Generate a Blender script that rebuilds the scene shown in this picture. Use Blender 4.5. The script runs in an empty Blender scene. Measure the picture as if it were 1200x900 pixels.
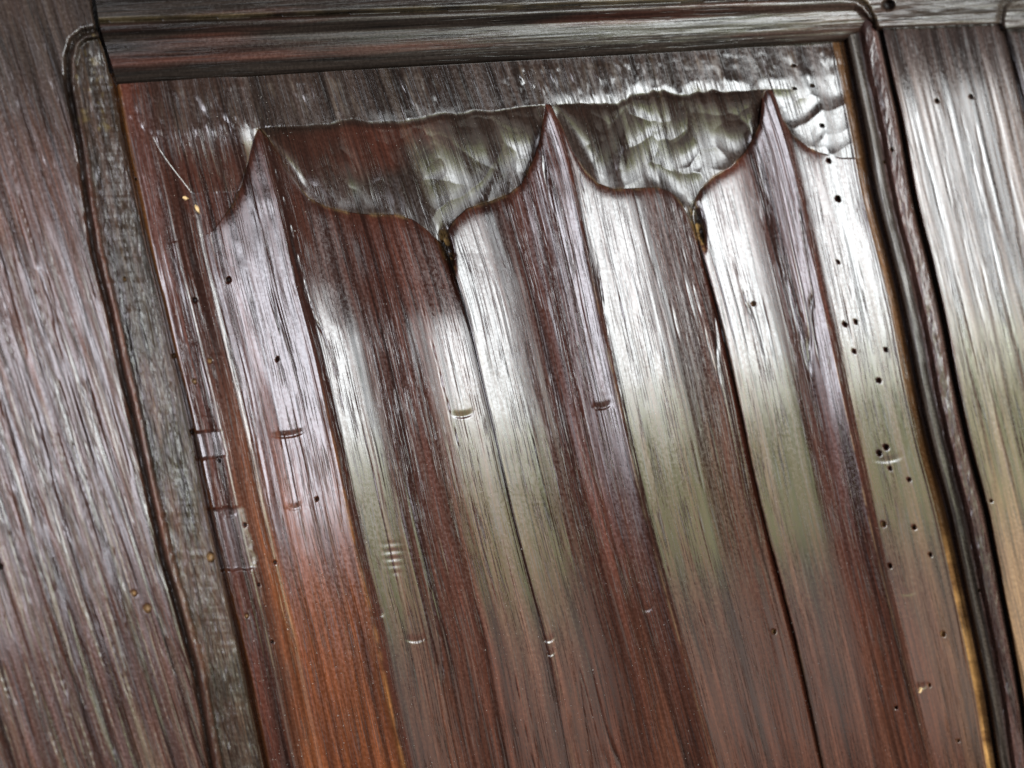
import bpy, math
import numpy as np
from mathutils import Matrix, Vector

# ------------------------------------------------------------------ camera
S = bpy.context.scene
COL = S.collection
F = 1100.0                    # focal length in photo pixels (1200 wide)
DIST = 0.25                   # metres from lens to the carved panel
v_c = np.array([-0.21, 0.978, 0.0]); v_c /= np.linalg.norm(v_c)
h_c = np.array([v_c[1] * 2250, -v_c[0] * 2250, -F]); h_c /= np.linalg.norm(h_c)
y_c = np.cross(v_c, h_c)
R = np.array([h_c, y_c, v_c])                  # camera -> world rotation
fwd = R @ np.array([0, 0, -1.0])
CAM = -fwd * DIST
cd = bpy.data.cameras.new('camera'); cam = bpy.data.objects.new('camera', cd)
COL.objects.link(cam); S.camera = cam
M4 = Matrix([[*R[0], CAM[0]], [*R[1], CAM[1]], [*R[2], CAM[2]], [0, 0, 0, 1]])
cam.matrix_world = M4
cd.sensor_width = 36; cd.lens = F / 1200 * 36
cd.clip_start = 0.01; cd.clip_end = 50
cd.dof.use_dof = True; cd.dof.focus_distance = 0.245; cd.dof.aperture_fstop = 14

# ------------------------------------------------------------------ light
W = bpy.data.worlds.new('World'); S.world = W; W.use_nodes = True
bg = W.node_tree.nodes['Background']
bg.inputs[0].default_value = (0.80, 0.78, 0.80, 1); bg.inputs[1].default_value = 0.13

def lamp(name, az, el, waz, wel, rad, color, dist=3.0):
    """window opening seen from the panel in azimuth az / elevation el (degrees; 0 = straight out)"""
    a, e = math.radians(az), math.radians(el)
    p = Vector((math.sin(a) * math.cos(e), -math.cos(a) * math.cos(e), math.sin(e))) * dist
    L = bpy.data.lights.new(name, 'AREA'); L.shape = 'RECTANGLE'
    L.size = 2 * dist * math.tan(math.radians(waz / 2)); L.size_y = 2 * dist * math.tan(math.radians(wel / 2))
    L.color = color; L.energy = rad * math.pi * L.size * L.size_y
    o = bpy.data.objects.new(name, L); COL.objects.link(o); o.location = p
    o.rotation_euler = (-p).to_track_quat('-Z', 'Z').to_euler()
    o.rotation_euler = Matrix.Rotation(0, 3, 'X').to_euler()
    d = -p.normalized(); x = d.cross(Vector((0, 0, 1))).normalized(); y = x.cross(d)
    o.matrix_world = Matrix(((x.x, y.x, -d.x, p.x), (x.y, y.y, -d.y, p.y), (x.z, y.z, -d.z, p.z), (0, 0, 0, 1)))
    return o
lamp('window_sky',      39, 5.5, 38, 15.0, 7.0, (0.93, 0.98, 1.0))
lamp('window_bright_sky', 41, 5.0, 20, 14.0, 15.0, (0.95, 0.99, 1.0))
lamp('window_horizon',  40, -3.6, 34, 3.2, 9.0, (0.95, 1.0, 0.78))
lamp('window_garden',   40, -9.5, 34, 8.5, 2.7, (0.92, 1.0, 0.56))
lamp('window_paving',   40, -20, 44, 12, 1.0, (1.0, 0.92, 0.86))
lamp('side_window',     -13, 3.5, 22, 18, 18.0, (0.91, 0.91, 1.0))

S.view_settings.view_transform = 'Standard'; S.view_settings.look = 'None'
S.view_settings.exposure = 0.0; S.view_settings.gamma = 1.0
S.render.engine = 'CYCLES'

# ------------------------------------------------------------------ helpers
def cast(X, Y, H):
    """photo pixel + real height above the panel border (m) -> world points"""
    X = np.asarray(X, float); Y = np.asarray(Y, float); H = np.asarray(H, float)
    d = np.stack([X - 600, 450 - Y, np.full_like(X, -F)], -1) @ R.T
    t = (-H - CAM[1]) / d[..., 1]
    return CAM + d * t[..., None]

rng = np.random.default_rng(7)
TAB = rng.random((16, 256, 256))
def vn(x, y, k=0):
    """smooth value noise, -1..1"""
    x = np.asarray(x, float) + 1000; y = np.asarray(y, float) + 1000
    xi = np.floor(x).astype(int); yi = np.floor(y).astype(int)
    fx = x - xi; fy = y - yi
    fx = fx * fx * (3 - 2 * fx); fy = fy * fy * (3 - 2 * fy)
    t = TAB[k % 16]; a = t[xi & 255, yi & 255]; b = t[(xi + 1) & 255, yi & 255]
    c = t[xi & 255, (yi + 1) & 255]; d = t[(xi + 1) & 255, (yi + 1) & 255]
    return ((a * (1 - fx) + b * fx) * (1 - fy) + (c * (1 - fx) + d * fx) * fy) * 2 - 1
def fbm(x, y, k=0, o=3):
    r = 0; a = 1; s = 0
    for i in range(o):
        r = r + a * vn(x * 2 ** i, y * 2 ** i, k + i); s += a; a *= .5
    return r / s
def sm(a, b, x):
    t = np.clip((x - a) / (b - a), 0, 1); return t * t * (3 - 2 * t)
def mix(a, b, t):
    t = np.asarray(t)[..., None]; return np.asarray(a) * (1 - t) + np.asarray(b) * t
def line(pts):
    """x as a smooth function of y, straight beyond its ends"""
    p = np.array(pts, float); ys, xs = p[:, 1], p[:, 0]
    dense = np.arange(ys[0] - 800, ys[-1] + 1300, 5.0)
    s0 = (xs[2] - xs[0]) / (ys[2] - ys[0]); s1 = (xs[-1] - xs[-4]) / (ys[-1] - ys[-4])
    v = np.interp(dense, ys, xs)
    v = np.where(dense < ys[0], xs[0] + (dense - ys[0]) * s0, v)
    v = np.where(dense > ys[-1], xs[-1] + (dense - ys[-1]) * s1, v)
    k = np.hanning(27); k /= k.sum()
    vs = np.convolve(np.pad(v, 13, mode='edge'), k, 'valid')
    return lambda y: np.interp(y, dense, vs)
def sdist(X, Y, pts):
    """distance to an open polyline and the side (positive = right of travel on the picture)"""
    p = np.array(pts, float); best = np.full(X.shape, 1e9); side = np.ones(X.shape)
    for a, b in zip(p[:-1], p[1:]):
        e = b - a; wx = X - a[0]; wy = Y - a[1]
        t = np.clip((wx * e[0] + wy * e[1]) / (e @ e), 0, 1)
        dx = wx - t * e[0]; dy = wy - t * e[1]; d = np.hypot(dx, dy)
        cr = e[0] * wy - e[1] * wx
        m = d < best - 1e-6; best = np.where(m, d, best); side = np.where(m, np.sign(cr), side)
    return best * side

def mesh_obj(name, P, U, C, mask, material, parent, drop=None):
    """P (n,m,3) grid, U (n,m,2) grain coords, C (n,m,3) wood colour, mask (n-1,m-1) faces;
    drop: depth in metres of the skirt that gives the piece its thickness"""
    n, m = P.shape[:2]
    idx = np.arange(n * m).reshape(n, m)
    q = np.stack([idx[:-1, :-1], idx[1:, :-1], idx[1:, 1:], idx[:-1, 1:]], -1)[mask]
    P = P.reshape(-1, 3); U = U.reshape(-1, 2); C = C.reshape(-1, 3)
    faces = q.reshape(-1, 4)
    if drop is not None:
        mp = np.zeros((n + 1, m + 1), bool); mp[1:-1, 1:-1] = mask[:, :] if False else False
        mk = np.zeros((n + 1, m + 1), bool); mk[1:n, 1:m] = mask
        E = []
        up = mk[1:n, 1:m] & ~mk[0:n - 1, 1:m]; i, j = np.nonzero(up); E.append(np.stack([idx[i, j], idx[i, j + 1]], -1))
        dn = mk[1:n, 1:m] & ~mk[2:n + 1, 1:m]; i, j = np.nonzero(dn); E.append(np.stack([idx[i + 1, j + 1], idx[i + 1, j]], -1))
        lf = mk[1:n, 1:m] & ~mk[1:n, 0:m - 1]; i, j = np.nonzero(lf); E.append(np.stack([idx[i + 1, j], idx[i, j]], -1))
        rt = mk[1:n, 1:m] & ~mk[1:n, 2:m + 1]; i, j = np.nonzero(rt); E.append(np.stack([idx[i, j + 1], idx[i + 1, j + 1]], -1))
        E = np.concatenate(E); base = len(P); k = len(E)
        a = P[E[:, 0]]; b = P[E[:, 1]]
        a2 = a.copy(); b2 = b.copy(); a2[:, 1] = drop; b2[:, 1] = drop
        P = np.concatenate([P, a, b, a2, b2]); U = np.concatenate([U, U[E[:, 0]], U[E[:, 1]], U[E[:, 0]] + .3, U[E[:, 1]] + .3])
        C = np.concatenate([C, C[E[:, 0]] * 1.0, C[E[:, 1]], C[E[:, 0]], C[E[:, 1]]])
        r = np.arange(k) + base
        faces = np.concatenate([faces, np.stack([r + k, r, r + 2 * k, r + 3 * k], -1)])
    used = np.unique(faces); inv = np.full(len(P), -1); inv[used] = np.arange(len(used))
    faces = inv[faces]; P = P[used]; U = U[used]; C = C[used]
    me = bpy.data.meshes.new(name)
    me.vertices.add(len(P)); me.vertices.foreach_set('co', P.astype(np.float32).ravel())
    me.loops.add(faces.size); me.loops.foreach_set('vertex_index', faces.astype(np.int32).ravel())
    me.polygons.add(len(faces)); me.polygons.foreach_set('loop_start', np.arange(0, faces.size, 4, dtype=np.int32))
    me.update(calc_edges=True)
    me.polygons.foreach_set('use_smooth', np.ones(len(faces), bool))
    uv = me.uv_layers.new(name='grain'); uv.data.foreach_set('uv', U[faces.ravel()].astype(np.float32).ravel())
    ca = me.color_attributes.new('wood', 'FLOAT_COLOR', 'POINT')
    ca.data.foreach_set('color', np.concatenate([C, np.ones((len(C), 1))], 1).astype(np.float32).ravel())
    me.materials.append(material)
    o = bpy.data.objects.new(name, me); COL.objects.link(o); o.parent = parent
    return o

# ------------------------------------------------------------------ wood material
def wood(name, rough=0.3, rvar=0.12, pore=0.5, bump=0.25, fine=70, long=1.6, streak=0.85, spec=0.6, pdep=1.0):
    m = bpy.data.materials.new(name); m.use_nodes = True; nt = m.node_tree; N = nt.nodes; Lk = nt.links
    b = N['Principled BSDF']
    uv = N.new('ShaderNodeUVMap'); uv.uv_map = 'grain'
    at = N.new('ShaderNodeAttribute'); at.attribute_name = 'wood'
    def mapped(su, sv, off=0):
        mp = N.new('ShaderNodeMapping'); mp.inputs['Scale'].default_value = (su, sv, 1); mp.inputs['Location'].default_value = (off, off * 1.7, 0)
        Lk.new(uv.outputs[0], mp.inputs[0]); return mp
    def noise(su, sv, det=3, off=0, dist=0.0):
        n = N.new('ShaderNodeTexNoise'); n.noise_dimensions = '2D'; n.inputs['Scale'].default_value = 1
        n.inputs['Detail'].default_value = det; n.inputs['Distortion'].default_value = dist
        Lk.new(mapped(su, sv, off).outputs[0], n.inputs['Vector']); return n.outputs['Fac']
    def ramp(src, a, b_, lo=0.0, hi=1.0):
        r = N.new('ShaderNodeMapRange'); r.inputs[1].default_value = a; r.inputs[2].default_value = b_
        r.inputs[3].default_value = lo; r.inputs[4].default_value = hi; Lk.new(src, r.inputs[0]); return r.outputs[0]
    def math_(op, a, c):
        x = N.new('ShaderNodeMath'); x.operation = op
        for i, s in enumerate((a, c)):
            if isinstance(s, (int, float)): x.inputs[i].default_value = s
            else: Lk.new(s, x.inputs[i])
        return x.outputs[0]
    st = noise(9, 0.22, 4, 3, 0.3)                 # broad early / late wood bands
    s2 = noise(38, 0.9, 3, 11)
    pr = noise(fine, long, 2, 21)                  # open pores
    pores = ramp(pr, 0.56, 0.68)
    gt = noise(26, 26, 4, 31)                      # fine grime
    lum = math_('MULTIPLY', ramp(st, 0.3, 0.7, 1 - streak * .6, 1 + streak), ramp(s2, 0.3, 0.7, 0.72, 1.3))
    lum = math_('MULTIPLY', lum, ramp(pores, 0, 1, 1.0, 1 - pore))
    lum = math_('MULTIPLY', lum, ramp(gt, 0.35, 0.65, 0.85, 1.12))
    mul = N.new('ShaderNodeVectorMath'); mul.operation = 'SCALE'
    Lk.new(at.outputs['Color'], mul.inputs[0]); Lk.new(lum, mul.inputs['Scale'])
    Lk.new(mul.outputs[0], b.inputs['Base Color'])
    rr = math_('ADD', ramp(gt, 0.3, 0.7, rough - rvar * .5, rough + rvar * .5), ramp(st, .3, .7, -rvar * .4, rvar * .4))
    rr = math_('ADD', rr, ramp(pores, 0, 1, 0, .15))
    Lk.new(rr, b.inputs['Roughness'])
    b.inputs['IOR'].default_value = 1.5
    b.inputs['Specular IOR Level'].default_value = spec
    hgt = math_('ADD', math_('MULTIPLY', s2, 0.7), math_('MULTIPLY', gt, 0.2))
    hgt = math_('ADD', hgt, math_('MULTIPLY', noise(150, 6, 2, 41), 0.25))
    bp = N.new('ShaderNodeBump'); bp.inputs['Strength'].default_value = bump; bp.inputs['Distance'].default_value = 0.0004
    b2 = N.new('ShaderNodeBump'); b2.inputs['Strength'].default_value = 1.0; b2.inputs['Distance'].default_value = 0.00008 * pdep; b2.invert = True
    patchy = ramp(noise(5, .5, 2, 55), .42, .6)
    Lk.new(math_('MULTIPLY', pores, patchy), b2.inputs['Height'])
    Lk.new(hgt, bp.inputs['Height']); Lk.new(b2.outputs[0], bp.inputs['Normal']); Lk.new(bp.outputs[0], b.inputs['Normal'])
    return m
M_panel = wood('waxed_oak_carved', rough=0.18, bump=0.045, pore=.45)
M_ground = wood('waxed_oak_gouged', spec=.45, rough=0.20, bump=0.045, pore=.25, streak=.3)
M_stile = wood('waxed_oak_stile', rough=0.23, bump=0.14, fine=42, long=1.3, pore=.5)
M_rail = wood('waxed_oak_rail', spec=.38, rough=0.24, bump=0.25, fine=36, long=1.3, pore=.45)
M_mould = wood('worn_oak_moulding', spec=.36, rough=0.27, bump=0.2, fine=40, long=1.6, pore=.4)

def holes_and_dents(X, Y, H, C, holes):
    for (x, y, r, dust) in holes:
        r = r * (.50 + .42 * math.sin(x * 1.7 + y) ** 2)
        d = np.hypot((X - x), (Y - y) * .85)
        w = 1 - sm(r * .55, r * 1.05, d)
        H -= w * 0.0022
        C[:] = mix(C, (0.02, 0.012, 0.007) if not dust else (0.42, 0.27, 0.12), w * .85)
        pass

# ------------------------------------------------------------------ the thing
root = bpy.data.objects.new('oak_panelling', None); COL.objects.link(root)
root.location = (0, 0, 0); root.empty_display_size = .05
root['label'] = 'dark waxed oak panelling: carved linenfold panel framed by moulded stiles and top rail'
root['category'] = 'panelling'

# guide lines read off the carving
L0 = line([(134,103),(146,173),(157,217),(173,300),(187,350),(200,410),(213,457),(224,507),(243,600),(267,700),(283,767),(310,900)])
R1 = line([(302,150),(317,207),(333,267),(338,300),(350,350),(367,410),(383,487),(398,553),(406,600),(423,673),(440,743),(453,813),(472,897)])
C1 = line([(513,262),(519,278),(529,309),(539,337),(549,375),(564,443),(579,507),(597,590),(612,650),(630,717),(645,773),(664,883)])
R2 = line([(641,120),(656,160),(667,200),(677,247),(688,300),(697,340),(707,390),(720,447),(733,507),(752,590),(770,660),(791,733),(838,900)])
C2 = line([(806,238),(814,265),(821,295),(827,315),(842,367),(859,440),(873,507),(890,590),(910,667),(923,717),(936,767),(962,893)])
R3 = line([(899,103),(916,150),(930,200),(941,250),(951,300),(963,350),(977,417),(992,487),(1007,553),(1016,600),(1032,667),(1049,735),(1090,900)])
RR = line([(980,53),(1000,147),(1013,230),(1032,300),(1048,367),(1063,450),(1080,527),(1101,600),(1115,667),(1133,750),(1147,817),(1159,898)])
LINES = [L0, R1, C1, R2, C2, R3, RR]
OUT = [(190,288),(248,273),(273,240),(283,217),(290,190),(297,163),(302,151),(305,151),(315,162),(325,178),(338,200),(353,222),(363,233),(383,243),
       (407,249),(432,252),(464,252),(484,258),(502,271),(512,281),(518,287),(522,276),(526,268),(533,258),(547,245),(573,237),(596,228),(611,216),(618,202),
       (627,182),(633,160),(637,135),(639,122),(645,122),(660,152),(670,175),(685,200),(700,215),(720,222),(745,221),(770,220),(785,225),
       (797,237),(805,250),(810,262),(812,248),(816,232),(822,220),(837,206),(857,195),(872,180),(882,162),(890,145),(893,115),(897,105),(905,105),(917,140),
       (930,160),(947,173),(962,180),(985,186)]
def s_of(x, y):
    xs = np.array([l(y) for l in LINES])
    return float(np.interp(x, xs, np.arange(7.0))) if x > xs[0] else -.0
so = np.array([s_of(x, y) for x, y in OUT]); yo = np.array([p[1] for p in OUT], float)
so = np.maximum.accumulate(so + np.arange(len(so)) * 1e-6)

# columns: roughly one per output pixel, crowded at arrises and creases
cols = []
wid = [185, 195, 170, 145, 150, 85]
for k in range(6):
    n = int(wid[k] * .95)
    t = np.linspace(0, 1, n, endpoint=False)
    t = t - 0.35 * np.sin(2 * np.pi * t) / (2 * np.pi) * 1.0
    cols.append(k + t)
cols = np.concatenate([[-0.12, -0.06], *cols, [6.0, 6.12, 6.3]])
y0 = np.interp(cols, so, yo)
edge_y = lambda x: np.interp(x, [100, 137, 400, 600, 800, 940, 985, 1005, 1022, 1030, 1173, 1300], [103, 101, 83, 72, 61, 52, 48, 43, 36, 33, 27, 22])
def X_at(s, y):
    P = np.stack([l(y) for l in LINES], 0)
    sc = np.clip(s, 0, 5.99999); k = np.floor(sc).astype(int); f = s - k
    a = np.take_along_axis(P, k[None], 0)[0]; b = np.take_along_axis(P, (k + 1)[None], 0)[0]
    return a + (b - a) * f
ytop = np.interp(cols, [0, 6.3], [86, 30])
na, nb, nc = 200, 590, 34
ta = np.linspace(0, 1, na, endpoint=False); tb = np.linspace(0, 1, nb, endpoint=False)
Ya = ytop[None] + (y0[None] - ytop[None]) * ta[:, None]
Yb = y0[None] + (930 - y0[None]) * (tb[:, None] ** 1.08)
Yc = 930 + (np.linspace(0, 1, nc)[:, None] ** 1.3) * 650 + 0 * y0[None]
Y = np.concatenate([Ya, Yb, Yc]); Sg = np.broadcast_to(cols, Y.shape).copy()
X = X_at(Sg, Y)
below = np.zeros(Y.shape); below[na:] = 1
# grain coordinates (units of 100 photo pixels)
U = X_at(Sg, np.full_like(Y, 500.)) / 100; V = Y / 100

# ---- cross-section: slope angle (deg) against place in the fold
def integ(points, fine=400):
    t = np.linspace(0, 1, fine + 1); th = np.interp(t, [p[0] for p in points], [p[1] for p in points])
    k = np.hanning(13); k /= k.sum(); th = np.convolve(np.pad(th, 6, mode='edge'), k, 'valid')
    g = np.tan(np.radians(th)); h = np.concatenate([[0], np.cumsum((g[1:] + g[:-1]) / 2)]) / fine
    return t, h
DOWN = {1: [(0, 34), (.04, 34), (.08, 14), (.13, 10), (.20, 8), (.34, 0), (.42, -3), (.58, -3), (.72, 1), (.85, 6), (.94, 12), (1, 22)],
        11: [(0, 34), (.14, 34), (.24, 14), (.32, 9), (.40, 2), (.46, -3), (.6, -3), (.72, 1), (.85, 6), (.94, 12), (1, 22)],
        3: [(0, 34), (.03, 25), (.07, 5), (.2, 1), (.34, 4), (.46, 10), (.60, 16), (.75, 18), (.9, 17), (1, 20)]}
UP = {2: [(0, 8), (.10, 5), (.24, 3), (.38, -3), (.55, -8), (.75, -12), (.93, -14), (1, -24)],
      4: [(0, 5), (.1, 3), (.3, 1), (.48, -4), (.62, -11), (.8, -15), (1, -19)]}
PX = DIST / F * 1.08
def profile(S_, Yq):
    H = np.zeros(S_.shape)
    w = {k: np.abs(LINES[k + 1](Yq) - LINES[k](Yq)) * PX for k in range(6)}
    k = np.floor(np.clip(S_, 0, 5.9999)).astype(int); f = np.clip(S_ - k, 0, 1)
    for kk in (1, 3):
        t, h = integ(DOWN[kk]); m = k == kk
        a = np.interp(f, t, h)
        if kk == 1:
            t2, h2 = integ(DOWN[11]); z = 1 - sm(190, 430, Yq); a = a * (1 - z) + np.interp(f, t2, h2) * z
        H[m] = (0.0008 - a * w[kk])[m]
    for kk in (2, 4):
        t, h = integ(UP[kk]); m = k == kk
        hb = h - h[-1]                                   # zero at the arris
        t1, h1 = integ(DOWN[kk - 1]); wall = np.interp(0.985, t1, 0.0008 - h1 * 1.0) * 0 + 0.0008 - np.interp(.99, t1, h1) * w[kk - 1]
        gain = np.clip(np.abs(wall - .0008) / np.abs(hb[0] * w[kk]), .8, 1.2 if kk == 2 else 1.6)
        val = 0.0008 - np.interp(f, t, hb) * w[kk] * gain
        r = 1 - np.exp(-f / .008)
        H[m] = (wall + (val - wall) * r)[m]
    m = k == 0
    t, h = integ([(0, 0), (.21, 0), (.225, 26), (.39, 26), (.43, -3), (.55, -5), (.66, -7), (.76, -11), (1, -12)])
    H[m] = ((0.0008 - (np.interp(f, t, h) - h[-1]) * w[0]))[m]
    m = k == 5
    t, h = integ([(0, 34), (.06, 26), (.12, 6), (.3, 0), (1, 0)])
    H[m] = (0.0008 - (np.interp(f, t, h)) * w[5])[m]
    return H
Hf = profile(Sg, Y)
hout = profile(cols[None], y0[None])[0]
# hand-cut waviness of the folds
Hf += 0.00011 * fbm(Sg * 6, V * .6, 2) + 0.00004 * fbm(U * 9, V * .4, 5, 2)
Hf += 0.000018 * fbm(U * 26, V * .6, 7, 2)
# top end of each fold rolls over slightly
Hf -= 0.0005 * np.exp(-(Y - y0[None]) / 5) * below * (sm(.5, .8, cols) * (1 - sm(5.3, 5.6, cols)))[None]
Hf += 0.00020 * sm(0, 60, Y - y0[None]) * fbm(U * 1.6, V * 1.5, 9) * np.exp(-(Y - y0[None]) / 200)

# ---- gouged ground above the folds
tip = np.interp(cols, [0, 1, 3, 5, 6], [165, 150, 122, 104, 100]) + 13 * fbm(cols * 5, cols * 0, 3, 3) * np.sin(np.pi * np.clip((cols - 1) / 2, 0, 2)) ** 2
fr = None
tq = np.where(cols < 3, (cols - 1) / 2, (cols - 3) / 2)
hk = np.hanning(31); hk /= hk.sum()   # smoothed along the hollow
bowl = np.where(cols < 3, np.interp(tq, [0, .10, .3, .6, .9, 1], [0, -.0070, -.0068, -.0055, -.0036, 0]),
                np.interp(tq, [0, .12, .35, .6, .92, 1], [0, -.0062, -.0047, -.0036, -.0040, 0])) * ((tq > 0) & (tq < 1))
bowl = np.convolve(np.pad(bowl, 15, mode='edge'), hk, 'valid')
bowl = np.convolve(np.pad(bowl, 15, mode='edge'), hk, 'valid')
hw = np.hanning(121); hw /= hw.sum()
Ls = np.convolve(np.pad(np.maximum(y0 - np.interp(cols, [0, 1, 3, 5, 6], [165, 150, 122, 104, 100]), 14), 60, mode='edge'), hw, 'valid')
hk2 = np.hanning(45); hk2 /= hk2.sum()
deep = np.minimum(bowl, np.convolve(np.pad(np.maximum(hout, -.0050) - .0006, 22, mode='edge'), hk2, 'valid'))[None]
inner = sm(.93, 1.0, cols) * (1 - sm(5.35, 5.75, cols))
edge0 = hout                                               # border level outside the folds
level = np.interp(cols, [0, .9, 1, 3, 5, 5.2, 6], [hout[8], hout[8], 0.0005, 0.0005, 0.0005, .0002, hout[-4]])
ia = int(np.argmin(np.abs(cols - .43))); m0 = hout[8]
A = np.where(cols < .43, hout, hout[ia]); A = np.where(cols > 4, hout, A)
wu = np.where(cols < 4, sm(150, 262, Y + 10 * (cols - .3)), sm(-75, -5, Y - y0[None]))
mm = np.where(cols < 4, m0, hout[-4]) + np.where(cols < 1, (.0005 - m0) * sm(.85, 1, cols), 0)
Hup = np.where(cols < 4, np.maximum(A[None], mm[None] - .0048 * wu), mm[None] + (A - mm)[None] * wu) + .0001 * fbm(U * 3, V * 2, 6)
fr = np.clip((Y - tip[None]) / np.maximum(Ls[None], 14), 0, 1)
Hg = level[None] + (deep - level[None]) * (1 - (1 - fr) ** 1.85) * sm(-.02, .08, fr) * inner[None]
Hg = Hg * inner[None] + (1 - inner[None]) * Hup
# scoops left by the gouge: crisp crests where neighbouring cuts meet
rr_ = np.random.default_rng(3)
fac = np.full(Y.shape, 6.0)
for gy in range(96, 310, 17):
    for gx in range(200, 1000, 25):
        cx = gx + rr_.uniform(-16, 16); cy = gy + rr_.uniform(-12, 12); big = rr_.uniform(.75, 1.35)
        t1, t2 = rr_.uniform(-1, 1, 2); lift = rr_.uniform(-.12, .12); an = rr_.uniform(-.5, .5)
        ci = np.nonzero(np.abs(X[na // 2] - cx) < 75)[0]
        if len(ci) == 0: continue
        sl = (slice(0, na), slice(ci[0], ci[-1] + 1))
        dx = X[sl] - cx; dy = Y[sl] - cy
        a_ = dx * math.cos(an) + dy * math.sin(an); b_ = -dx * math.sin(an) + dy * math.cos(an) + a_ ** 2 / 60
        hh = (a_ ** 2 * .7 + b_ ** 2) / (800. * big) + t1 * a_ * .040 + t2 * b_ * .060 + lift
        fac[sl] = np.minimum(fac[sl], hh)
fac = np.minimum(fac, 2.0)
strength = np.interp(X, [200, 310, 350, 600, 700, 850, 960, 1000], [0, .05, .4, .5, .8, 1.1, .8, .2])
Hg += 0.00082 * fac * strength * sm(-14, 16, Y - tip[None])
# torn, chopped fibres in the strip under the rail
strip = (1 - sm(-16, 14, Y - tip[None] + 8 * fbm(U * 6, V, 5, 2))) * sm(4, 12, Y - edge_y(X))
Hg += strip * 0.00030 * np.clip(fbm(U * 22, V * 4.5, 11, 2) + .1 , 0, 1) * sm(-.4, .3, fbm(U * 1.5, V * 2, 4))
Hg += strip * 0.00017 * np.interp(X, [700, 860, 960], [0, 1, .3]) * fbm(U * 5, V * 4, 6)
H = np.where(below > 0, Hf, Hg)
# open pores running the length of the panel, in geometry
pw = fbm(U * 34, V * .55, 13, 2)
H -= 0.00005 * sm(.42, .6, pw) * np.where(below > 0, 1, .5)

# dust-stained, worn colours ------------------------------------------------
C = np.broadcast_to(np.array([0.036, 0.0105, 0.0058]), Y.shape + (3,)).copy()
red = sm(-.2, .6, fbm(U * 2.2, V * .18, 1)); C = mix(C, (0.062, 0.016, 0.008), red * .85)
low = sm(380, 760, Y) * (1 - sm(.99, 1.01, Sg)) * sm(.18, .35, Sg + .05 * fbm(V * 2, U, 3))
C = mix(C, (0.18, 0.050, 0.013), low * (.35 + .45 * sm(-.4, .3, fbm(U * 7, V * .5, 2))))
low2 = sm(480, 900, Y) * sm(1.05, 1.2, Sg)
C = mix(C, (0.085, 0.030, 0.015), low2 * (.35 + .5 * sm(-.1, .6, fbm(U * 3.2, V * .25, 12))))
rgt = sm(480, 700, Y) * sm(5.1, 5.6, Sg); C = mix(C, (0.10, 0.05, 0.022), rgt * .5 * sm(-.5, .4, fbm(U * 5, V * .5, 8)))
pal = np.exp(-((Sg - 1) / .014) ** 2) * sm(380, 760, Y); C = mix(C, (0.40, .17, .05), pal * .5 * sm(-.6, .3, fbm(V * 5, U, 7, 3)))
for kk, c_, lo_ in ((2.03, (.14, .08, .04), 300), (3, (.20, .13, .07), 260), (4.012, (.34, .24, .13), 300), (5, (.30, .19, .10), 300)):   # worn pale arrises
    C = mix(C, c_, np.exp(-((Sg - kk) / .009) ** 2) * sm(lo_, lo_ + 150, Y) * (1 - .6 * sm(650, 850, Y)) * .65 * sm(-.5, .5, fbm(V * 5, U * 0 + kk, 3, 3)))
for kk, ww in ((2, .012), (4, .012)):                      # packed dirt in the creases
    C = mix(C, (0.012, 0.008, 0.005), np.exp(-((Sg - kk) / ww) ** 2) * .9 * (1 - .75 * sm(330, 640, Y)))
    C = mix(C, (0.13, 0.075, 0.022), np.exp(-((Sg - kk) / .03) ** 2) * (1 - sm(0, 30, Y - y0[None])) * .8)
Cg = np.broadcast_to(np.array([0.022, 0.014, 0.010]), Y.shape + (3,)).copy()
Cg = mix(Cg, (0.055, 0.017, 0.010), sm(-.1, .5, fbm(U * 1.3, V * 1.3, 10)) * sm(0, 14, Y - tip[None]) * np.exp(-((X - 480) / 170) ** 2))
Cg = mix(Cg, (0.09, 0.07, 0.05), strip * sm(.1, .7, fbm(U * 20, V * 4, 11, 2)) * .35)
C = C * .9
C = np.where(below[..., None] > 0, C, mix(C, Cg, np.maximum(inner * .9, .75 * sm(0.05, .5, cols) * (1 - sm(-20, 40, Y - tip[None]) * (cols < 1)))))
e = np.exp(-((Y - y0[None]) / 2.2) ** 2) * (sm(.5, .8, cols) * (1 - sm(5.35, 5.6, cols)))[None]; C = mix(C, (0.15, 0.10, 0.045), e * .55 * sm(-.3, .5, fbm(U * 8, V * 3, 3)))
# orange bare edge strips
osl = 1 - sm(0.03, .06, Sg); C = mix(C, (0.13, 0.055, 0.016), osl * .75 * (1 - sm(300, 520, Y) * .6))
osr = sm(5.94, 5.965, Sg) * (Sg < 6.01); C = mix(C, (0.12, 0.055, 0.018), osr * .8); C = mix(C, (0.50, 0.27, 0.09), osr * sm(560, 740, Y) * .65 * sm(-.7, .4, fbm(V * 6, U * 3, 4, 3)))
C = mix(C, (0.02, 0.011, 0.007), sm(6.0, 6.05, Sg)); H -= 0.0012 * sm(6.0, 6.06, Sg)
H += 0.0003 * np.exp(-((Sg - 5.95) / .03) ** 2)
H -= 0.0030 * np.exp(-((Sg - .0) / .022) ** 2)

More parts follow.
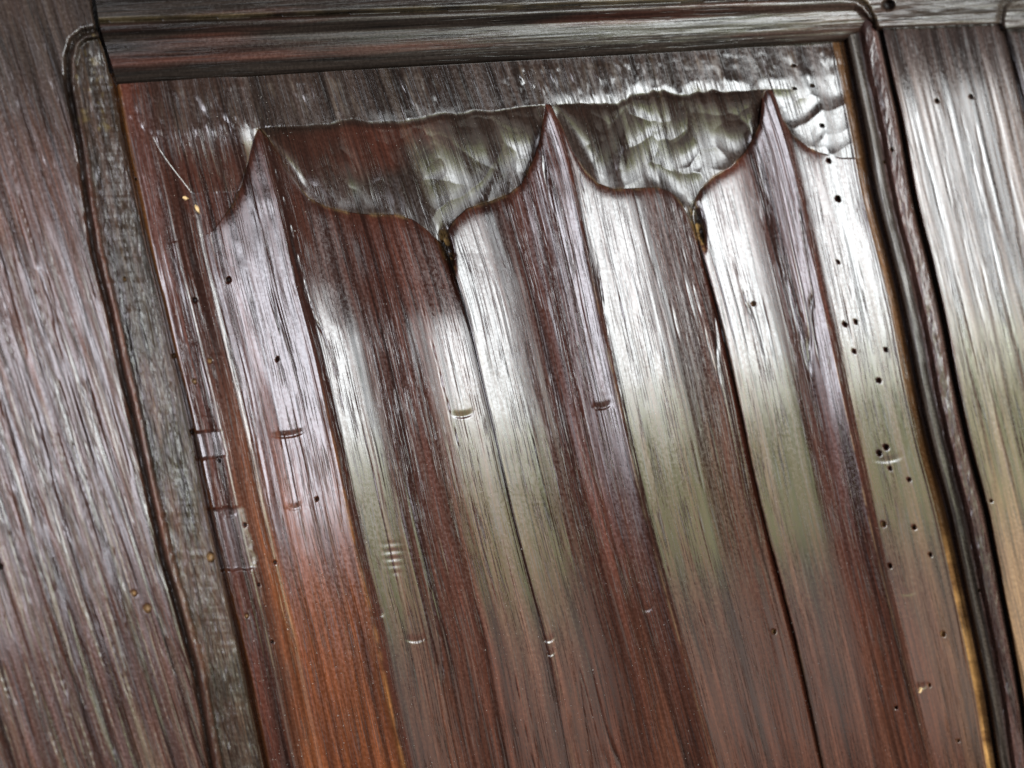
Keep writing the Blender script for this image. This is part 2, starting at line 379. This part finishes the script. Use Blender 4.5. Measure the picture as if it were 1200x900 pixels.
# planed repair patches on the left border (edges as real steps)
def patch(x0, x1, ya, yb, dep, slope=0.0):
    global H, C
    xx = X - (Y - (ya + yb) / 2) * .2; yq = Y + (X - x0) * .1
    wob = 5 * fbm(Y * .09, X * .02, 5, 3)
    wy = 2.0 * fbm(X * .11, Y * 0 + 2, 4, 3)
    w = sm(x0 - 2, x0 + 2, xx) * (1 - sm(x1 - 5 + wob, x1 + 3 + wob, xx)) * sm(ya - 1, ya + 2.5, yq + wy) * (1 - sm(yb - 4, yb + 1, yq + wy))
    H -= w * (.0004 * np.clip(1.05 - (xx - x0) / (x1 - x0), 0, 1.1) + .25 * (dep + slope * (yq - ya) / (yb - ya))); C = mix(C, (0.06, 0.042, 0.040), w * (.35 + .3 * sm(-.4, .4, fbm(U * 9, V * 3, 4))))
patch(228, 264, 507, 541, .0003, .0002)
patch(250, 295, 597, 672, .0003, .0003)
# crescent bruises
for (x, y, w_, dep) in [(338,512,17,.0006),(543,489,11,.0006),(706,479,9,.0007),(1041,541,15,.0004),(442,724,7,.0006),(488,752,10,.0005),
                        (643,752,6,.0005),(645,768,5,.0004),(758,716,6,.0004),(345,597,9,.0003),(1064,697,10,.0002),(270,605,8,.0003),(1080,807,6,.0006)]:
    dx = (X - x) / w_; dy = Y - y + 2.5 * (dx ** 2) - 0.12 * (X - x) * -1
    H -= .27 * dep * np.exp(-dx ** 4) * (sm(-9, 0, dy) * (1 - sm(0, 1.6, dy)))
for j, (dy_, a_) in enumerate([(0, .6), (9, 1), (18, 1.1), (26, .7), (35, .5)]):     # soft chatter ripples
    H -= .00009 * a_ * np.exp(-((X - 458 - j * 1.5) / (11 - j)) ** 2) * np.exp(-((Y - 637 - dy_ - .1 * (458 - X)) / 2.8) ** 2)
for (x, y, a_, b_) in [(523, 287, 5, 15), (528, 303, 3, 14), (817, 258, 6, 17), (822, 276, 3, 12)]:          # choked notches where the creases start
    w = np.exp(-((X - x - .2 * (Y - y)) / a_) ** 2 - ((Y - y) / b_) ** 2); H -= .0022 * w
    C = mix(C, mix(np.array([.012, .008, .005]) + 0 * C, (0.16, 0.10, 0.035), sm(.1, .5, fbm(U * 20, V * 14, 3))), np.clip(w * 1.4, 0, .95))
ck = fbm(U * 6.5, V * .16, 12, 2); cm = sm(.05, .45, fbm(U * 3, V * .55, 4, 2)) * below
crk = np.exp(-(ck / .022) ** 2) * cm; H -= .00022 * crk; C = mix(C, (0.014, 0.007, 0.005), crk * .7)
holes = [(325,421,3.6,0),(268,328,3.2,0),(228,352,3.4,0),(246,423,3.6,1),(228,447,3.2,1),(257,540,3.4,0),(371,585,3.6,0),(322,659,3.6,0),(303,685,3.6,0),
         (289,722,3.4,1),(319,752,3.6,0),(287,615,3.6,0),(883,356,3.6,1),(990,380,2.6,0),(1003,377,2.8,0),(1001,412,3.0,0),(1038,410,3.0,0),(1030,446,2.8,0),
         (1030,531,3,0),(1038,524,3,0),(1043,549,3,0),(1065,562,3,0),(982,307,2.8,0),(1035,614,3,1),(1071,618,3,0),(1090,650,2.6,0),(1050,829,3.2,0),
         (1089,803,3.0,1),(1105,743,3,1),(963,147,3.0,0),(971,188,2.8,0),(952,100,2.8,1),(930,77,2.6,0),(931,104,2.6,0),(982,233,3,0),(159,210,2.8,0),
         (225,506,3.4,0),(204,417,3.2,1),(1043,663,2.5,0),(907,740,3,1),(1123,868,2.8,1)]
holes_and_dents(X, Y, H, C, holes)
P = cast(X, Y, H)
UVp = np.stack([U, V], -1)
fs = (Sg[:-1, :-1] + Sg[:-1, 1:]) / 2
fb = np.zeros(fs.shape, bool); fb[na - 1:] = True           # the step wall belongs to the fold
allm = np.ones(fs.shape, bool)
lab = np.zeros(fs.shape, int)
for k, (a, b) in enumerate([(.42, 1), (1, 2), (2, 3), (3, 4), (4, 5), (5, 5.45)]):
    lab[fb & (fs > a) & (fs < b)] = k + 1
yf = (Y[:-1, :-1] - tip[None, :-1] > 0) & ~fb
for k, (a, b) in enumerate([(1, 3), (3, 5)]):
    lab[yf & (fs > a) & (fs < b)] = 10 + k
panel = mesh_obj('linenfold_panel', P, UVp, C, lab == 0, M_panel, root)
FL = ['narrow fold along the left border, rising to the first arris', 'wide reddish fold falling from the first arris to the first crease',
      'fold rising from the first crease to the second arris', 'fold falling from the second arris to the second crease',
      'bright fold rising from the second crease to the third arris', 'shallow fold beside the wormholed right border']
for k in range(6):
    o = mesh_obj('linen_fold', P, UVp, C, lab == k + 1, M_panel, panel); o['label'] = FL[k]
for k, t_ in enumerate(['smooth brown gouged hollow above the first crease', 'silvery scalloped gouged hollow above the second crease']):
    o = mesh_obj('gouged_hollow', P, UVp, C, lab == 10 + k, M_ground, panel); o['label'] = t_

# ------------------------------------------------------------------ left stile
J = lambda y: np.where(y < 102, np.interp(y, [-400, 0, 30, 50, 75, 102], [38, 107, 112, 118, 126, 133]), L0(y) - 1.5)
GL = [(128,30),(113,35),(97,38),(85,48),(79,67),(79,97),(85,130),(92,167),(97,207),(103,253),(110,297),(128,367),(140,427),(153,480),(167,547),(178,597),
      (192,660),(210,720),(227,783),(237,840),(247,900),(300,1120),(420,1600)]
ys = np.concatenate([np.linspace(-160, -14, 14), np.linspace(-10, 915, 740), np.linspace(925, 1560, 36)])
q = np.concatenate([np.linspace(-260, -8, 16), np.linspace(-4, 200, 170), np.linspace(201.2, 300, 150)]) / 300
Yl = np.broadcast_to(ys[:, None], (len(ys), len(q))).copy()
jr = J(Yl); a0 = -260.0
jag = .7 * fbm(Yl * .05, Yl * 0 + 3, 2)
Xl = jr + (q[None] * 300 - 300) * 1.0 + jag * (q[None] > .9)
d = -sdist(Xl, Yl, GL)                                     # inside (towards the panel) positive
wob = 1.8 * fbm(Yl * .03, Yl * 0, 4); bw = np.interp(Yl, [30, 300, 900], [9, 11, 13]) + wob * .4 + 1.2 * fbm(Yl * .16, Yl * 0, 7, 3)
dd = d / bw
FACE = .0078
Hl = np.full(Xl.shape, FACE)
Hl -= .0013 * np.exp(-(d / 3.2) ** 2)
Hl += np.where(d > 0, .0004 * np.exp(-((dd - .6) / .3) ** 2), 0)
inside = np.clip((d - bw) / np.maximum(J(Yl) - 0 - (Xl - d * 1.0) - bw, 1) if False else (d - bw) / 32, 0, 1.4)
Hl -= sm(-1.5, 2.5, d - bw) * .0017
Hl += (-.0006 * np.clip(inside, 0, 1.3) ** 1.3 + .0002 * np.sin(np.pi * np.clip(inside, 0, 1.2)))
Ul = (Xl - .31 * Yl) / 100; Vl = Yl / 100
Hl += (.00016 * fbm(Ul * 4, Vl * .5, 1) + .00032 * fbm(Ul * 10, Vl * .6, 3, 2) - .00016 * sm(.15, .5, fbm(Ul * 30, Vl * 1.5, 8, 2))) * (d < 1)
Hl += (.00026 * fbm((Xl - .2 * Yl) * .07, Yl * .018, 5, 4) + .00022 * fbm((Xl - .22 * Yl) * .33, Yl * .045, 6, 3) + .00009 * fbm((Xl - .2 * Yl) * .6, Yl * .09, 3, 2)) * (d > bw) + (.00016 * fbm(Xl * .3, Yl * .06, 5, 3)) * ((d > 0) & (d <= bw))
Hl -= .0010 * sm(-3.0, 0, Xl - jr)                          # worn inner arris
Cl = np.broadcast_to(np.array([0.048, 0.019, 0.012]), Xl.shape + (3,)).copy()
Cl = mix(Cl, (0.08, 0.032, 0.020), sm(0, .6, fbm(Ul * 6, Vl * .5, 5)) * .8)
Cl = mix(Cl, (0.12, 0.075, 0.045), sm(0, .6, fbm(Ul * 2, Vl * .5, 7)) * sm(500, 900, Yl) * .6)
Cl = mix(Cl, (0.030, 0.024, 0.019), (1 - sm(40, 260, Yl + 1.2 * (80 - Xl) * 0)) * .75)
Cl = mix(Cl, (0.018, 0.012, 0.008), np.exp(-(d / 3.6) ** 2) * .9)
Cl = mix(Cl, (0.06, 0.026, 0.016), ((d > 3.5) & (d < bw + 1)) * sm(200, 460, Yl) * sm(-.5, .5, fbm(Xl * .1, Yl * .03, 3)) * .7)
Cl = mix(Cl, (0.026, 0.016, 0.009), sm(-1, 2, d - bw) * (.6 + .4 * sm(-.3, .4, fbm(Xl * .04, Yl * .015, 3))))
Cl = mix(Cl, (0.15, 0.11, 0.04), sm(.2, .6, fbm(Xl * .1, Yl * .1, 12)) * (d > 4) * (Yl < 160) * .5)
holes_and_dents(Xl, Yl, Hl, Cl, [(157,695,5,1),(173,713,5,1),(1,664,5,0),(146,327,3.5,1),(247,653,5,1)])
Pl = cast(Xl, Yl, Hl); UVl = np.stack([Ul, Vl], -1)
UVm = np.stack([(Xl - .2 * Yl) / 100, Vl], -1)
ins = (d[:-1, :-1] + d[1:, 1:]) / 2 > 0
stile = mesh_obj('stile', Pl, UVl, Cl, ~ins, M_stile, root, drop=.012)
stile['label'] = 'broad left stile with coarse open grain and silvery pink sheen'
o = mesh_obj('moulding', Pl, UVm, Cl, ins, M_mould, stile, drop=.012); o['label'] = 'greenish grimy stopped moulding along the left stile'

# ------------------------------------------------------------------ top rail
GR = [(60,28),(122,25.5),(260,21),(400,16),(600,9.5),(800,2),(930,-2),(985,-4),(1005,-2),(1014,5),(1020,14),(1025,26),(1028,44)]
G2 = [(1174,40),(1173,20),(1176,6),(1186,-3),(1205,-8),(1300,-12),(1700,-30)]
low_e = lambda x: np.interp(x, [60, 137, 400, 600, 800, 940, 985, 1005, 1022, 1030, 1172, 1176, 1200, 1700], [106, 100, 82.5, 71.5, 60.5, 51.5, 48, 43, 36, 33, 27, 34.5, 34, 10])
xs = np.concatenate([np.linspace(0, 1100, 820) , np.linspace(1106, 1660, 40)])          # offset from the joint
rows = np.concatenate([np.linspace(0, .42, 9)[:-1], np.linspace(.42, 1, 150)])
q2 = rows[:, None]; 
jl0 = 110.0
Yr = np.zeros((len(rows), len(xs))); Xr = np.zeros_like(Yr)
for it in range(4):
    if it == 0: Xr[:] = jl0 + xs[None]
    le = low_e(Xr); Yr = -180 + (le + 180) * q2
    jx = np.interp(Yr, [-400, 0, 30, 50, 75, 102, 110], [44, 112, 117, 123, 131, 138, 139])
    wgt = np.exp(-xs / 60)[None]
    Xr = xs[None] + jx * wgt + jl0 * (1 - wgt)
d1 = sdist(Xr, Yr, GR); d2 = sdist(Xr, Yr, G2)
Ur = (Yr + .055 * Xr) / 100; Vr = Xr / 100
Hr = np.full(Xr.shape, .0082)
Hr -= .0011 * np.exp(-(d1 / 2.6) ** 2) + .0012 * np.exp(-(d2 / 3.2) ** 2)
D = np.maximum(low_e(Xr) - Yr, 0); dn = np.clip(d1, 0, 200); tot = np.maximum(dn + D, 1); f = dn / tot
inr = d1 > 0
Hr -= np.where(inr, .0003 + .0012 * sm(.12, .34, f) + .0048 * f - .0004 * np.sin(np.clip((f - .3) / .7, 0, 1) * np.pi) + .0006 * f ** 4, 0)
Hr -= np.where(d2 > 0, 0, 0)
Hr -= .0007 * np.exp(-D / 2.0)
rough_r = np.interp(Xr, [120, 500, 850, 1030], [.3, .8, 1.6, 3.0])
Hr += rough_r * (.00006 * fbm(Ur * 24, Vr * 1.0, 6, 3) + .00005 * fbm(Ur * 11, Vr * .7, 9))
Hr += np.interp(Xr, [900, 1030], [0, 1]) * .00028 * fbm(Ur * 16, Vr * 2.6, 4, 3) * (d1 < 0)
Hr += .00015 * fbm(Ur * 2, Vr * .8, 3)
dk = np.hypot((Xr - 1041) / 1.1, Yr - 6) ; Hr -= .0018 * (1 - sm(4, 8, dk))
Cr = np.broadcast_to(np.array([0.018, 0.013, 0.010]), Xr.shape + (3,)).copy()
Cr = mix(Cr, (0.07, 0.022, 0.014), sm(0, .6, fbm(Ur * 5, Vr * .4, 2)) * .6)
Cr = mix(Cr, (0.07, 0.055, 0.04), np.interp(Xr, [700, 1050], [0, .45]))
Cr = mix(Cr, (0.01, 0.007, 0.005), np.exp(-((d1) / 2.6) ** 2) * .8 + np.exp(-(d2 / 3.2) ** 2) * .2)
Cr = mix(Cr, (0.20, 0.15, 0.075), np.exp(-((d1 + 2.5) / 2.6) ** 2) * .5 * sm(-.8, .8, fbm(Vr * 3, Ur * 3, 6)))
Cr = mix(Cr, (0.008, 0.005, 0.004), (1 - sm(4, 8, dk)))
Pr = cast(Xr, Yr, Hr); UVr = np.stack([Ur, Vr], -1)
m1 = (d1[:-1, :-1] + d1[1:, 1:]) / 2 > 0; m2 = ((d2[:-1, :-1] + d2[1:, 1:]) / 2 > 0)
m2 &= ~m1; Xc = (Xr[:-1, :-1] + Xr[1:, 1:]) / 2; m2 &= Xc > 1150
rail = mesh_obj('rail', Pr, UVr, Cr, ~(m1 | m2), M_rail, root, drop=.012)
rail['label'] = 'horizontal top rail, silvery and fibrous at its right end'
o = mesh_obj('moulding', Pr, UVr, Cr, m1, M_rail, rail, drop=.012); o['label'] = 'dark rounded moulding with a curved stop, over the linenfold panel'
o = mesh_obj('moulding', Pr, UVr, Cr, m2, M_rail, rail, drop=.012); o['label'] = 'short end of the next moulding at the top right corner'

# ------------------------------------------------------------------ right stile
ys = np.concatenate([np.linspace(18, 915, 760), np.linspace(925, 1560, 36)])
off = np.concatenate([np.linspace(1.5, 62, 90), np.linspace(63, 200, 110), np.linspace(203, 330, 20)])
Ys = np.broadcast_to(ys[:, None], (len(ys), len(off))).copy(); O = np.broadcast_to(off[None], Ys.shape).copy()
sc_ = np.interp(Ys, [30, 200, 600, 900], [1.0, 1.03, 1.0, .85])
jit = .3 * fbm(Ys * .03, Ys * 0 + 9, 3) * sm(5, 20, O) * (1 - sm(55, 70, O))
Xs = RR(Ys) + 2 + O * sc_ + jit
# the far groove leaves the top at x 1173 and leans a little more than the inner edge
prof_o = [0, 1.5, 9, 13, 17, 24, 28, 34, 44, 49, 51.5, 54, 57, 62, 400]
prof_h = [-3.0, -2.6, -1.2, 1.0, 1.5, .9, 1.0, 2.9, 3.5, 3.1, 1.7, 1.7, 4.8, 5.2, 5.2]
Hs = np.interp(O, prof_o, prof_h) * .001
k = np.array([.25, .5, .25])
row = np.interp(off, prof_o, prof_h) * .001 + .0022 * sm(0, 40, off); row = np.convolve(np.pad(row, 1, mode='edge'), k, 'valid'); Hs = np.broadcast_to(row[None], Ys.shape).copy()
d3 = Xs - (1167 + (Ys - 0) * .262)
Hs -= .0016 * np.exp(-(d3 / 3) ** 2); Hs -= .0012 * sm(2, 14, d3)
Us = (Xs - .235 * Ys) / 100; Vs = Ys / 100
Hs += (.00012 * fbm(Us * 5, Vs * .5, 2) + .00006 * fbm(Us * 22, Vs * .8, 6, 2)) + .00007 * fbm(Us * 30, Vs * 1.2, 9, 2) * (O < 57) + (.00030 * fbm(Xs * .12, Ys * .028, 3) + .00018 * fbm(Xs * .3, Ys * .07, 12, 3)) * ((O > 27) & (O < 49)) * 1.0
Hs -= .00008 * sm(.25, .55, fbm(Us * 22, Vs * .9, 13, 2)) * (O > 57)
Hs -= .0016 * np.exp(-np.maximum(Ys - 28, 0) / 38) * (O > 57) * sm(0, 30, Ys)
tb_ = 1 - sm(15, 34, Ys - 33 + 6 * fbm(Us * 8, Vs, 4)); Hs += tb_ * .00022 * fbm(Us * 20, Vs * 3, 7, 2) * (O > 57)
Cs = np.broadcast_to(np.array([0.07, 0.040, 0.027]), Ys.shape + (3,)).copy()
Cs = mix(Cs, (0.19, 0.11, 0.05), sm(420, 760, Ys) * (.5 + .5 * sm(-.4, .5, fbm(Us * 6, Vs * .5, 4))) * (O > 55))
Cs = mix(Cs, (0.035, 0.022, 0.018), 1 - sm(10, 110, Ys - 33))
Cs = mix(Cs, (0.018, 0.009, 0.007), 1 - sm(8, 13, O))
Cs = mix(Cs, (0.05, 0.04, 0.03), sm(11, 14, O) * (1 - sm(24, 28, O)) * .9)
Cs = mix(Cs, (0.07, 0.034, 0.027), sm(26, 29, O) * (1 - sm(46, 50, O)) * .9)
Cs = mix(Cs, (0.014, 0.009, 0.007), np.exp(-((O - 52.5) / 2.6) ** 2)); Cs = mix(Cs, (0.02, .013, .01), np.exp(-(d3 / 3) ** 2))
holes_and_dents(Xs, Ys, Hs, Cs, [(1098,118,2.6,0),(1138,113,2.6,0),(1045,175,3,1),(1036,190,2.6,1),(1161,587,3,1),(1147,692,3,1)])
Ps = cast(Xs, Ys, Hs); UVs = np.stack([Us, Vs], -1)
oc = (O[:-1, :-1] + O[:-1, 1:]) / 2
dc = (d3[:-1, :-1] + d3[1:, 1:]) / 2
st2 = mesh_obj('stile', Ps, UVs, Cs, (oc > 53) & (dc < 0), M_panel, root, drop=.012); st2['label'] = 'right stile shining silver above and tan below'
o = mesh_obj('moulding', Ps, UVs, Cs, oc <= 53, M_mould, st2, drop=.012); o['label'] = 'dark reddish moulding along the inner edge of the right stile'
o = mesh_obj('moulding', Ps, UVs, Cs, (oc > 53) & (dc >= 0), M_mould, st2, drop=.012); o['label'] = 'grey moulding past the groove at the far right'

# ------------------------------------------------------------------ specks and chips lying on the wood
def plain(name, col, rough=.6):
    m = bpy.data.materials.new(name); m.use_nodes = True; nt = m.node_tree; b = nt.nodes['Principled BSDF']
    n = nt.nodes.new('ShaderNodeTexNoise'); n.inputs['Scale'].default_value = 900
    r = nt.nodes.new('ShaderNodeValToRGB'); r.color_ramp.elements[0].color = (*[c * .6 for c in col], 1); r.color_ramp.elements[1].color = (*col, 1)
    r.color_ramp.elements[0].position = .35; r.color_ramp.elements[1].position = .6
    t = nt.nodes.new('ShaderNodeTexCoord'); nt.links.new(t.outputs['Object'], n.inputs['Vector'])
    nt.links.new(n.outputs['Fac'], r.inputs[0]); nt.links.new(r.outputs[0], b.inputs['Base Color']); b.inputs['Roughness'].default_value = rough
    return m
M_chip = plain('straw_coloured_chip', (0.75, 0.52, 0.25)); M_dust = plain('dust', (0.75, 0.72, 0.64))
# height lookup on the panel
flatX, flatY, flatP = X[::3, ::3].ravel(), Y[::3, ::3].ravel(), H[::3, ::3].ravel()
def panel_h(x, y):
    return flatP[np.argmin((flatX - x) ** 2 + (flatY - y) ** 2)]
def chip(x, y, h, w, l, ang, label):
    r = np.random.default_rng(int(x)); n = 9; V_ = []; 
    for z in (0, 1):
        for i in range(n):
            a = 2 * math.pi * i / n; rr = 1 + .3 * r.uniform(-1, 1)
            px = math.cos(a) * w * rr * (1 - .25 * z); py = math.sin(a) * l * rr * (1 - .25 * z)
            V_.append((px * math.cos(ang) - py * math.sin(ang), -(.00035 * z * (1 + .4 * r.uniform(-1, 1))), px * math.sin(ang) + py * math.cos(ang)))
    Fc = [tuple(range(n, 2 * n)), tuple(reversed(range(n)))] + [(i, (i + 1) % n, n + (i + 1) % n, n + i) for i in range(n)]
    me = bpy.data.meshes.new('wood_chip'); me.from_pydata(V_, [], Fc); me.materials.append(M_chip)
    o = bpy.data.objects.new('wood_chip', me); COL.objects.link(o); p = cast(x, y, h - .0001); o.location = p.tolist()
    o['label'] = label; o['category'] = 'chip'; o['group'] = 'pale chips stuck to the dark oak'
chip(231, 245, panel_h(231, 245), .0005, .0012, .15, 'upright yellow wood chip on the reddish border left of the first arris')
chip(216, 232, panel_h(216, 232), .0009, .0005, -.3, 'small flat tan wood chip just above the upright yellow one')
chip(1041, 6, .0040, .0010, .0008, .6, 'pale yellow wood chip in the dark pit of the top rail')
chip(1078, 809, panel_h(1078, 809), .0006, .0013, -.9, 'pale elongated chip low on the right border')
# dust
rd = np.random.default_rng(5); V_ = []; Fc = []
for i in range(3200):
    r_, c_ = rd.integers(60, na + nb - 5), rd.integers(20, len(cols) - 20)
    if rd.random() > .25 + .75 * (Y[r_, c_] / 900): continue
    p = P[r_, c_]; s_ = rd.uniform(.00006, .00016) * (1.6 if rd.random() < .05 else 1)
    b0 = len(V_)
    for dx, dy, dz in ((-1, 0, -.6), (1, 0, -.5), (.1, 0, 1), (0, -1.2, 0)):
        V_.append((p[0] + dx * s_, p[1] + .00003 + dy * s_, p[2] + dz * s_))
    Fc += [(b0, b0 + 1, b0 + 3), (b0 + 1, b0 + 2, b0 + 3), (b0 + 2, b0, b0 + 3)]
me = bpy.data.meshes.new('dust'); me.from_pydata(V_, [], Fc); me.materials.append(M_dust)
o = bpy.data.objects.new('dust', me); COL.objects.link(o); o['kind'] = 'stuff'
o['label'] = 'fine pale dust specks scattered over the carved panel'; o['category'] = 'dust'
